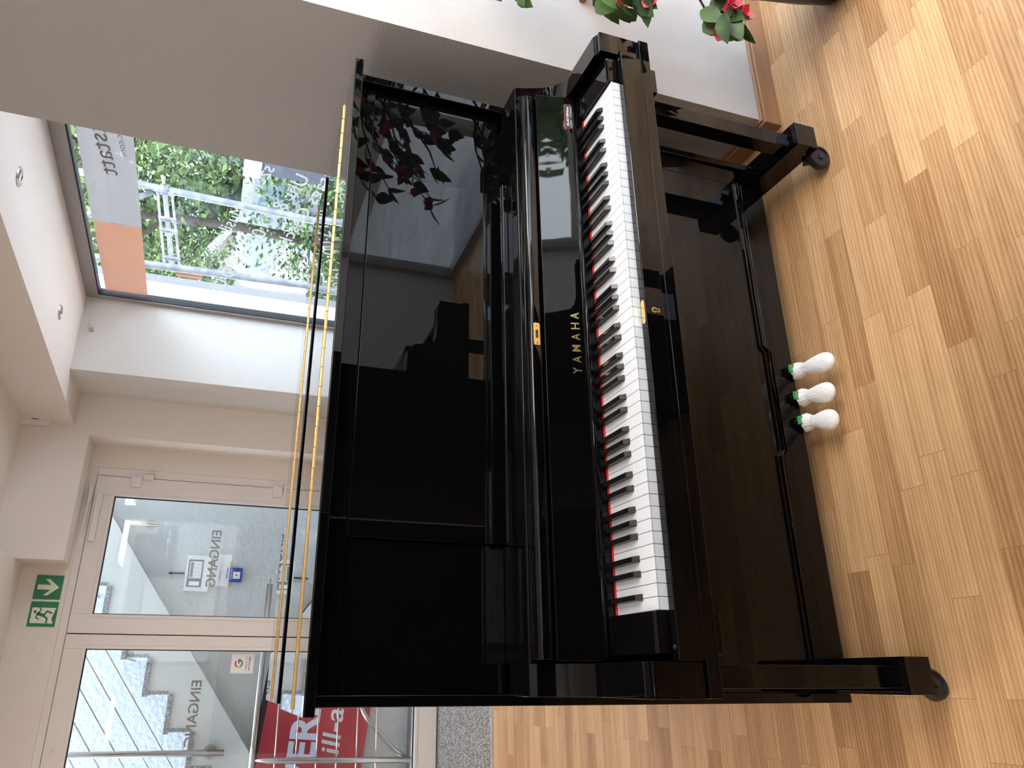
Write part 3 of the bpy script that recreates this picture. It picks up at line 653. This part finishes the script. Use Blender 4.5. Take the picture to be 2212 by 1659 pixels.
wt.build('window_lettering', vinyl_w, WF)

# ------------------------------------------------------------------ potted bougainvillea at the right
def plant():
    T = thing('potted_bougainvillea', 'artificial bougainvillea with pink blossoms in a dark pot, reaching in at the frame edge', 'potted plant', (2.01, -.06, 0))
    M = axes((2.01, -.06, 0), (1, 0, 0), (0, 1, 0))
    MB().lathe([(.10, 0), (.115, .01), (.135, .10), (.150, .20), (.156, .235), (.160, .25), (.150, .252), (.140, .235)], M, 40).build('pot', pot_m, T, smooth=False, bevel=.001)
    MB().lathe([(.001, .225), (.14, .225), (.14, .222)], M, 30).build('soil', soil_m, T)
    rs = random.Random(5); br = MB(); tips = []; force = []
    trunk = [Vector((1.99, -.06, .22)), Vector((2.02, -.05, .45)), Vector((1.98, -.06, .7)), Vector((2.0, -.08, .95)), Vector((1.98, -.10, 1.2)), Vector((1.96, -.1, 1.4))]
    br.tube(trunk, [.022, .02, .017, .014, .011, .008], 8)
    for i in range(46):
        k = rs.uniform(1.2, 4.9); j = int(k); p0 = trunk[j].lerp(trunk[min(j + 1, 5)], k - j)
        an = rs.uniform(0, 2 * PI); ln = rs.uniform(.20, .42)
        if i % 3 == 0: an = rs.uniform(3.3, 4.6); ln = rs.uniform(.3, .46)
        dirn = Vector((math.cos(an), math.sin(an) * .75, rs.uniform(-.1, .35)))
        if dirn.x < 0 and dirn.y > -.35: ln *= .55
        path = [p0]; q = p0.copy()
        for s_ in range(6):
            q = q + dirn * ln / 6; dirn = dirn + Vector((rs.uniform(-.2, .2), rs.uniform(-.2, .2), -.22)); q.y = min(q.y, .21); 
            if q.x < 1.80 + 1.25 * q.y or q.z < .5: break
            path.append(q.copy())
            if s_ > 0: tips.append((q.copy(), dirn.normalized()))
        if len(path) > 2: br.tube(path, [.005, .0045, .004, .0035, .003, .0025, .002][:len(path)], 5)
    for p, nn, sp in (((1.625, .0, .76), 13, .075), ((1.64, -.01, .46), 11, .05), ((1.60, .0, 1.10), 2, .02), ((1.60, .0, 1.03), 2, .02)):
        pv = Vector(p); pp = [Vector((2.0, -.06, p[2] + .10)), Vector((1.92, -.05, p[2] + .14)), Vector((1.80, -.03, p[2] + .09)), pv + Vector((.06, 0, .02)), pv]
        br.tube(pp, [.006, .005, .004, .003, .002], 5)
        for w in range(nn): tips.append((pv + Vector((rs.uniform(0, .08), rs.uniform(-.04, .03), rs.uniform(-sp, sp))), Vector((-.7, .1, -.55)).normalized()))
        if nn > 5:
            for w in range(4): tips.append((pv + Vector((rs.uniform(0, .03), -.05, rs.uniform(-sp, sp))), Vector((-.6, -.3, -.3)))); force.append(len(tips) - 1)
    br.build('branches', bark_m, T, smooth=True)
    lf = MB(); fl_ = MB()
    def leafm(mb, p, ax_, nrm, L, w, curl=.15):
        ax_ = ax_.normalized(); sd = ax_.cross(nrm).normalized(); n2 = sd.cross(ax_)
        prof = [(0, .0), (.12, .55), (.32, 1.0), (.55, .95), (.78, .55), (.92, .2), (1, 0)]
        o = len(mb.v)
        for (t, ww) in prof:
            c = p + ax_ * (t * L) - n2 * (curl * L * t * t)
            mb.v += [tuple(c + sd * (ww * w / 2) + n2 * (.10 * ww * w)), tuple(c), tuple(c - sd * (ww * w / 2) + n2 * (.10 * ww * w))]
        for i in range(len(prof) - 1):
            a = o + i * 3; mb.f += [(a, a + 1, a + 4, a + 3), (a + 1, a + 2, a + 5, a + 4)]
    for ti, (p, dd) in enumerate(tips):
        for _ in range(rs.choice((1, 1, 2))):
            ax_ = (dd + Vector((rs.uniform(-1, 1), rs.uniform(-1, 1), rs.uniform(-1.1, .3)))).normalized()
            nr = Vector((rs.uniform(-.5, .5), rs.uniform(-.8, .2), 1)).normalized()
            leafm(lf, p, ax_, nr, rs.uniform(.06, .092), rs.uniform(.036, .052))
        if rs.random() < .23 or ti in force:
            c = p + Vector((rs.uniform(-.02, .02), rs.uniform(-.02, .02), -.01)); up = Vector((rs.uniform(-.5, .5), rs.uniform(-.9, 0), rs.uniform(-.3, .6))).normalized()
            e1 = up.cross(Vector((.3, .2, 1))).normalized(); e2 = up.cross(e1)
            for k in range(rs.choice((3, 4, 5))):
                a = 2 * PI * k / 4 + rs.uniform(-.2, .2)
                leafm(fl_, c, (e1 * math.cos(a) + e2 * math.sin(a)) + up * .9, up, rs.uniform(.032, .046), rs.uniform(.026, .036), curl=-.25)
    lf.build('leaves', leaf_m, T, smooth=True); fl_.build('blossoms', petal_m, T, smooth=True)
plant()
T = thing('wall_shelf', 'small oak wall shelf end at the top right, behind the blossoms', 'shelf', (2.1, .28, .70))
MB().box(2.0, 2.35, .20, .302, .672, .694).build('shelf_board', skirting, T, bevel=.002)

# ------------------------------------------------------------------ outside the door : stair, railing, banner
OY = 4.90
struct(MB().box(-4, 3.0, 4.245, 8.5, -.10, -.002), 'ground', tile_m)
struct(MB().box(-4, 2.4, 5.95, 6.15, 0, 4.5), 'wall_stairwell', mat('stucco_back', (.36, .37, .385, 1), rough=.9, bump=(26, 1.0, 6)))
struct(MB().box(1.60, 1.75, 4.33, 5.95, 0, 4.5), 'wall_stairwell_right', stucco)
fl0 = [(1.50, 2.535), (-1.9, .06), (-1.9, .23)]
steps = []; zt = 2.076; xr = .174; tr = .239; ri = .1735
# sawtooth, ascending to the right
pts = [(1.58, 2.60)]
seq = []
k0 = -9
nsteps = []
for i in range(-4, 9):     # i=0 is the riser at x=.174 with its top at 2.076
    nsteps.append((xr - tr * i, zt - ri * i))
saw = []
for (x_, z_) in nsteps:
    saw += [(x_ + tr, z_), (x_, z_)]
low = [(x_, z_) for x_, z_ in saw]
xmin = saw[-1][0]; zmin = saw[-1][1] - ri
und = lambda x_: 2.331 + (x_ - 1.148) * .7265
fl_pts = saw + [(xmin, zmin), (xmin - .05, zmin), (xmin - .05, und(xmin - .05)), (saw[0][0], und(saw[0][0]))]
struct(MB().box(-3.6, 2.4, 4.1, 4.25, 2.95, 3.6), 'added_wall_above_entrance', smooth_render)  # unseen wall, added to keep sky light out of the stairwell
struct(MB().box(-2.35, -2.2, 4.33, 4.95, 0, 4.5), 'added_wall_stairwell_left', smooth_render)  # unseen side wall, added to cut the daylight on the stairs
ST = thing('stone_staircase', 'grey granite staircase rising to the right outside the glass door', 'staircase', (.2, 5.3, 0))
MB().py(fl_pts, OY, 5.80).build('stair_flight', smooth_render, ST)
for (x_, z_) in nsteps:
    MB().box(x_ - .015, x_ + tr, OY - .010, 5.80, z_, z_ + .032).box(x_ - .002, x_ + .022, OY - .006, 5.80, z_ - ri + .032, z_).build('granite_step', granite, ST)
# lower stucco wall in front line, right and below of the flight
lw = [(1.60, und(1.60) - .004), (-2.2, und(-2.2) - .004), (-2.2, 0), (1.60, 0)]
struct(MB().py([(1.60, 0), (1.60, und(1.6) - .01), (-1.0, und(-1.0) - .01), (-1.0, 0)], 5.02, 5.2), 'wall_under_stair', stucco)
# upper rods beside the flight + tall post with base disc
RL = thing('stair_railing', 'steel stair railing with slanting rods and a post beside the granite steps', 'railing', (-.43, 4.86, 1.4))
dxr = Vector((-.749, 0, -.551)).normalized()
for i in range(5):
    off = i * .130
    c = Vector((.223, 4.86, 2.216 + off * 1.15))
    MB().tube([c - dxr * 1.4, c + dxr * 1.45], .0065, 8).build('rod', steel, RL, smooth=True)
MB().tube([(-.422, 4.83, 3.3), (-.436, 4.83, 1.345)], .021, 18).build('post', steel, RL, smooth=True)
MB().lathe([(.001, 0), (.044, 0), (.046, .004), (.046, .010)], axes((-.432, 4.895, 1.435), (1, 0, 0), (0, 0, -1)) @ Matrix.Rotation(PI, 4, 'Y'), 28).build('base_disc', steel, RL)
MB().lathe([(.001, 0), (.04, 0), (.04, .01)], axes((1.10, 4.885, 2.05), (1, 0, 0), (0, 0, 1)), 28).tube([(1.10, 4.86, 2.12), (1.10, 4.86, 2.0)], .018, 12).build('post_foot', steel, RL)
# lower railing with handrail, horizontal rods
R2 = thing('entrance_railing', 'steel entrance railing with level rods in front of the red banner', 'railing', (-.5, 4.8, 0))
MB().tube([(.70, 4.86, 1.150), (-1.3, 4.86, 1.150)], .021, 18).build('handrail', steel, R2, smooth=True)
MB().tube([(.705, 4.862, 1.150), (.74, 4.862, 1.150)], .006, 8).build('handrail_pin', steel, R2)
MB().tube([(-.487, 4.80, 1.13), (-.487, 4.80, 1.07), (-.490, 4.80, 1.05), (-.513, 4.80, .0)], [.007, .016, .021, .021], 18).build('post', steel, R2, smooth=True)
for i in range(6):
    z_ = 1.005 - i * .143
    MB().tube([(-1.3, 4.80, z_ - .02), (.5, 4.80, z_ + .012)], .0055, 8).build('rod', steel, R2, smooth=True)
MB().tube([(-.16, 4.86, .40), (-.245, 4.86, .345), (-.445, 4.86, .14), (-.50, 4.84, .05)], .017, 12).build('brace', steel, R2, smooth=True)
# banner
BN = thing('advertising_banner', 'red advertising banner with white letters stretched behind the entrance railing', 'banner', (-.3, 4.98, .7))
MB().py([(.42, 1.02), (-2.0, 1.28), (-2.0, .55), (.42, .25)], 4.885, 4.89).build('banner_cloth', banner_red, BN)
MB().py([(.42, 1.02), (.42, 1.065), (-2.0, 1.325), (-2.0, 1.28)], 4.884, 4.891).build('banner_hem', banner_dark, BN)
bt = MB()
text(bt, 'VERM', axes((-.70, 4.882, .735), (1, 0, -.07), (.07, 0, 1)), .27, width=.68, extrude=.0004, bold=.008)
text(bt, 'ill-abos', axes((-.47, 4.882, .545), (1, 0, -.07), (.07, 0, 1)), .19, width=.62, extrude=.0004, bold=.002, shear=.12)
bt.build('banner_lettering', banner_txt, BN)
# alarm keypad, notice, blue box, pen, socket on the stucco wall
py_ = 5.02
T = thing('alarm_keypad', 'white wall keypad panel with grey surround behind the right glass pane', 'keypad', (.775, 5.0, 1.68))
MB().box(.640, .905, py_ - .04, py_, 1.592, 1.768).build('housing', white_p, T, bevel=.006, seg=3)
MB().box(.672, .872, py_ - .0425, py_ - .04, 1.648, 1.752).build('grey_surround', grey_p, T)
MB().box(.735, .860, py_ - .0445, py_ - .0425, 1.656, 1.742).build('key_panel', white_p, T)
MB().box(.742, .852, py_ - .0455, py_ - .0445, 1.716, 1.736).build('display', lcd, T)
MB().box(.682, .712, py_ - .0445, py_ - .0425, 1.662, 1.735).build('side_label', paper, T)
kb = MB()
for i in range(4):
    for j in range(3): kb.box(.752 + i * .028, .757 + i * .028, py_ - .0455, py_ - .0445, 1.664 + j * .017, 1.668 + j * .017)
kb.build('buttons', grey_p, T)
T = thing('wall_notice', 'taped paper notice in a clear sleeve under the white keypad', 'notice', (.80, 5.01, 1.51))
MB().box(.690, .925, py_ - .004, py_, 1.445, 1.585).build('sheet', paper, T)
MB().box(.720, .90, py_ - .006, py_ - .004, 1.582, 1.592).box(.685, .875, py_ - .006, py_ - .004, 1.442, 1.453).build('tape', tape_m, T)
nt_ = MB(); text(nt_, 'Licht aus!', axes((.745, py_ - .006, 1.462), (1, 0, 0), (0, 0, 1)), .022, extrude=.0002, bold=.0004); text(nt_, 'bitte', axes((.775, py_ - .006, 1.492), (1, 0, 0), (0, 0, 1)), .012, extrude=.0002); text(nt_, 'beim Verlassen', axes((.73, py_ - .006, 1.515), (1, 0, 0), (0, 0, 1)), .012, extrude=.0002)
nt_.build('notice_text', grey_p, T)
T = thing('alarm_button_box', 'small blue wall alarm button box below the paper notice', 'alarm box', (.775, 5.0, 1.405))
MB().box(.722, .826, py_ - .035, py_, 1.358, 1.450).build('housing', blue_p, T, bevel=.004)
MB().box(.744, .796, py_ - .0365, py_ - .035, 1.372, 1.424).build('button_field', white_p, T)
MB().lathe([(.006, 0), (.006, .003)], axes((.770, py_ - .0365, 1.399), (1, 0, 0), (0, 0, 1)), 16).build('button', red_p, T)
MB().lathe([(.005, 0), (.005, .002)], axes((.752, py_ - .0365, 1.417), (1, 0, 0), (0, 0, 1)), 12).build('indicator', yellow_p, T)
bx_ = MB(); text(bx_, 'HAUSALARM', axes((.735, py_ - .036, 1.432), (1, 0, 0), (0, 0, 1)), .013, width=.08, extrude=.0002); bx_.build('box_text', paper, T)
pn = MB().tube([(.770, py_ - .02, 1.775), (.768, py_ - .02, 1.885)], .0075, 12).build('marker_pen', dark_p); tag(pn, 'black marker pen fixed upright on top of the white keypad', 'pen')
T = thing('wall_socket', 'white light switch high on the stucco wall behind the right pane', 'switch', (1.273, 5.0, 2.225))
MB().box(1.235, 1.31, 4.875, 4.895, 2.18, 2.26).build('switch_frame', white_p, T, bevel=.004)
MB().box(1.25, 1.295, 4.87, 4.875, 2.195, 2.245).build('switch_rocker', white_p, T, bevel=.002)

# ------------------------------------------------------------------ outside the side window
def opt(s, z, off): return win_pt(s, z, off)
SC = thing('scaffolding', 'galvanised scaffold frame standing outside the side window', 'scaffold', (3.4, 4.2, 0))
MB().tube([(3.60, 4.35, -.02), (3.635, 4.35, .9), (3.71, 4.35, 2.95), (3.77, 4.35, 4.6)], .030, 16).build('standard', scaff, SC, smooth=True)
MB().tube([(3.0, 4.35, -.02), (3.02, 4.35, .9), (2.98, 4.35, 2.72), (2.97, 4.35, 4.6)], .030, 16).build('standard', scaff, SC, smooth=True)
a = Vector((3.69, 4.35, 2.33)); b = Vector((3.0, 4.35, 2.17))
BX = axes(a, b - a, (0, 0, 1))
MB().obox(BX, (0, -.065, -.015), ((b - a).length, -.045, .015)).obox(BX, (0, .045, -.015), ((b - a).length, .065, .015)).obox(BX, (0, -.02, -.008), ((b - a).length, .02, .008)).build('transom', scaff, SC, bevel=.003)
for t in (.05, .40, .55, .90):
    c = a.lerp(b, t); MB().obox(axes(c, b - a, (0, 0, 1)), (-.012, -.068, -.02), (.012, .068, .02)).build('clamp', scaff, SC)
MB().tube([(3.66, 4.38, 2.42), (3.30, 4.38, 2.92)], .022, 10).build('brace', scaff, SC, smooth=True)
MB().lathe([(.040, -.03), (.044, 0), (.040, .03)], axes((3.69, 4.35, 2.33), (1, 0, 0), (0, 1, 0)), 14).tube([(3.70, 4.30, 2.33), (3.78, 4.30, 2.36)], .012, 8).build('coupler', scaff, SC)
MB().box(2.98, 3.06, 4.42, 4.46, 1.95, 2.14).build('toe_board', rust, SC)
# rendered wall return outside, left part of the window
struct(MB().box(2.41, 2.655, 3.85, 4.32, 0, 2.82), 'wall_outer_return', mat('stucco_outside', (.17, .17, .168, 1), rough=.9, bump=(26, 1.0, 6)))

tree_leaf2 = mat('tree_leaf_light', (.03, .075, .018, 1), rough=.7, mix=((.16, .26, .06, 1), 1.6, .38, .60))
def tree(x, y, h, rad, label, seed, n=2600, base=1.0, group=None, ls=.16, lm=None):
    rs = random.Random(seed)
    T = thing('tree', label, 'tree', (x, y, 0), group=group)
    mb = MB(); mb.tube([(x, y, 0), (x + .1, y, h * .3), (x, y + .1, h * .6), (x, y, h * .8)], [.10, .08, .06, .03], 8)
    for k in range(6):
        a = k * 1.05; mb.tube([(x, y, h * (.3 + .07 * k)), (x + rad * .5 * math.cos(a), y + rad * .5 * math.sin(a), h * (.45 + .07 * k))], [.05, .015], 6)
    mb.build('trunk', bark_m, T, smooth=True)
    f = MB()
    blobs = []
    for k in range(26):
        u = rs.uniform(0, 2 * PI); q = rs.uniform(.1, .85) * rad; zz = base + (h - base) * rs.random()
        kk = math.sin(PI * min(.95, max(.12, (zz - base) / (h - base) * .85 + .15)))
        blobs.append((x + q * kk * math.cos(u), y + q * kk * math.sin(u), zz, rs.uniform(.28, .5) * rad))
    for i in range(n):
        bx__, by__, bz__, br_ = rs.choice(blobs)
        dv = Vector((rs.gauss(0, 1), rs.gauss(0, 1), rs.gauss(0, 1))).normalized() * br_ * rs.uniform(.65, 1.0)
        c = Vector((bx__, by__, bz__)) + dv * Vector((1, 1, .75)).length / 1.6
        e1 = Vector((rs.gauss(0, 1), rs.gauss(0, 1), rs.gauss(0, .6))).normalized(); e2 = e1.cross(Vector((rs.gauss(0, 1), rs.gauss(0, 1), rs.gauss(0, 1)))).normalized()
        s_ = rs.uniform(.6, 1.2) * ls
        c.z = max(c.z, .35)
        f.add([c - e1 * s_, c + e2 * s_ * .5, c + e1 * s_, c - e2 * s_ * .5], [(0, 1, 2, 3)])
    f.build('foliage', lm or tree_leaf, T)
TL = [(6.6, 6.4, 6.5, 1.9, 'leafy green tree outside the window, rightmost beside the pillar edge'),
      (7.2, 10.6, 7.0, 2.1, 'leafy green tree outside the window, second from the pillar edge'),
      (6.0, 14.6, 7.0, 2.1, 'leafy green tree outside the window, left of the scaffold poles'),
      (11.5, 12.6, 9.0, 2.6, 'tall leafy tree in the back row, behind the dark notice board'),
      (12.0, 7.0, 9.0, 2.6, 'tall leafy tree in the back row, right of the notice board'),
      (10.5, 18.6, 9.0, 2.8, 'tall leafy tree in the back row, behind the white garden house')]
for i, (x_, y_, h_, r2, lb) in enumerate(TL): tree(x_, y_, h_, r2, lb, 20 + i, group='trees outside the side window', n=12000, ls=.062, base=.4)
hd = MB(); rs = random.Random(3)
for i in range(24000):
    t = rs.random(); c = Vector((19 - 9 * t, 2 + 28 * t, rs.uniform(.4, 9))) + Vector((rs.uniform(-1.1, 1.1), rs.uniform(-1, 1), 0))
    e1 = Vector((rs.gauss(0, 1), rs.gauss(0, 1), rs.gauss(0, .6))).normalized(); e2 = e1.cross(Vector((rs.gauss(0, 1), rs.gauss(0, 1), rs.gauss(0, 1)))).normalized()
    s_ = rs.uniform(.15, .32); hd.add([c - e1 * s_, c + e2 * s_ * .5, c + e1 * s_, c - e2 * s_ * .5], [(0, 1, 2, 3)])
tag(hd.build('woodland', tree_leaf), 'dense green woodland closing the view behind the garden trees', 'woodland', kind='stuff')
for i, (x_, y_, h_, r2, lb) in enumerate([(9.5, -3.2, 6.5, 2.4, 'green tree across the paving, seen only in the polished keyboard lid, nearest the plant'),
      (9.0, -7.2, 6.0, 2.3, 'green tree across the paving, seen only in the polished keyboard lid, middle one'),
      (11.5, -11.5, 7.0, 2.8, 'green tree across the paving, seen only in the polished keyboard lid, farthest one'),
      (12.5, .2, 7.0, 2.8, 'green tree across the paving, seen only in the polished keyboard lid, behind the plant')]): tree(x_, y_, h_, r2, lb, 40 + i, group='trees across the paving', n=3600, base=.8, lm=tree_leaf2)
struct(MB().box(3.28, 40, -30, 40, -.3, -.02), 'ground_outside', paving)
gr_ = MB().box(5.2, 38, 2.5, 38, -.018, 0).build('lawn', grass_m); tag(gr_, 'green lawn under the trees outside the side window', 'grass', kind='stuff')
# stone wall across the paving, seen in the fallboard
sw = MB().box(7.4, 7.7, -14, 2.0, -.02, .75).build('garden_wall', mat('garden_stone', (.24, .20, .155, 1), rough=.9, bump=(12, .6, 4))); tag(sw, 'low tan garden wall across the paving, seen only as a reflection', 'wall')
T = thing('sky_block_house', 'added plain house behind the camera, blocking the sky reflected in the door glass', 'house', (1.5, -12, 0))  # house added so the door glass does not mirror bright sky
MB().box(-9, 7, -14, -11.5, 0, 5.6).build('house_wall', mat('house_beige', (.28, .26, .23, 1), rough=.9), T)
MB().px([(-14.5, 5.6), (-11.0, 5.6), (-12.75, 7.6)], -9.4, 7.4).build('roof', mat('roof_tile', (.12, .05, .035, 1), rough=.9), T)
for i in range(4): MB().box(-7.5 + i * 3.3, -6.2 + i * 3.3, -11.5, -11.46, 2.6, 4.2).build('window', mat('dark_window', (.03, .04, .05, 1), rough=.1), T)
# dark information board, white van, small house between the trees
T = thing('notice_board', 'dark grey notice board with white headings, right part of the view through the window', 'sign board', (5.4, 5.2, 0))
BM = axes((5.2, 5.5, 0), (.75, -.66, 0), (0, 0, 1))
MB().obox(BM, (-.3, .55, -.03), (1.3, 1.62, .03)).build('board', mat('board_grey', (.03, .034, .045, 1), rough=.5), T)
MB().obox(BM, (-.35, 1.62, -.06), (1.3, 1.80, .06)).build('board_top', mat('board_white', (.26, .29, .33, 1), rough=.5), T)
MB().obox(BM, (-.2, 0, -.03), (-.14, .55, .03)).obox(BM, (1.1, 0, -.03), (1.16, .55, .03)).build('board_post', steel, T)
lb_ = MB()
for i in range(5): lb_.obox(BM, (.55, 1.45 - i * .12, .031 if BM.to_3x3()[1][2] < 0 else -.035), (1.1 - .08 * (i % 3), 1.52 - i * .12, .035 if BM.to_3x3()[1][2] < 0 else -.031))
lb_.build('board_heading', mat('board_heading', (.3, .32, .35, 1)), T)
T = thing('parked_van', 'pale parked van partly hidden behind the lettering on the window', 'van', (8.2, 13.2, 0))
VM = axes((7.6, 12.6, 0), (.62, -.78, 0), (0, 0, 1))
vp = [(0, .35), (0, 1.75), (.15, 1.95), (3.3, 1.95), (3.9, 1.25), (4.5, 1.1), (4.6, .35)]
MB().prism(vp, -1.0, .9, lambda a, b, h: VM @ Vector((a, b, h))).build('body', mat('van_white', (.25, .26, .28, 1), rough=.3), T, bevel=.05)
for xx in (.9, 3.7): MB().lathe([(.1, -.12), (.33, -.12), (.33, .12), (.1, .12)], VM @ Matrix.Translation((xx, .33, .9)), 24).build('wheel', dark_p, T)
MB().prism([(.3, 1.2), (.3, 1.75), (3.1, 1.75), (3.5, 1.2)], .9, .91, lambda a, b, h: VM @ Vector((a, b, h))).build('window_glass', mat('tinted', (.12, .16, .18, 1), rough=.1), T)
T = thing('garden_house', 'small white gabled garden house between the trees outside the window', 'house', (9.5, 17.5, 0))
HM = axes((9.0, 17.0, 0), (.8, -.6, 0), (0, 0, 1))
MB().prism([(0, 0), (0, 1.9), (1.1, 2.7), (2.2, 1.9), (2.2, 0)], -1.5, 1.0, lambda a, b, h: HM @ Vector((a, b, h))).build('house_wall', mat('house_pink', (.28, .23, .21, 1), rough=.8), T)
MB().prism([(-.2, 1.75), (1.1, 2.72), (2.4, 1.75), (2.4, 1.85), (1.1, 2.85), (-.2, 1.85)], -1.6, 1.1, lambda a, b, h: HM @ Vector((a, b, h))).build('roof', mat('roof_white', (.25, .26, .27, 1), rough=.7), T)
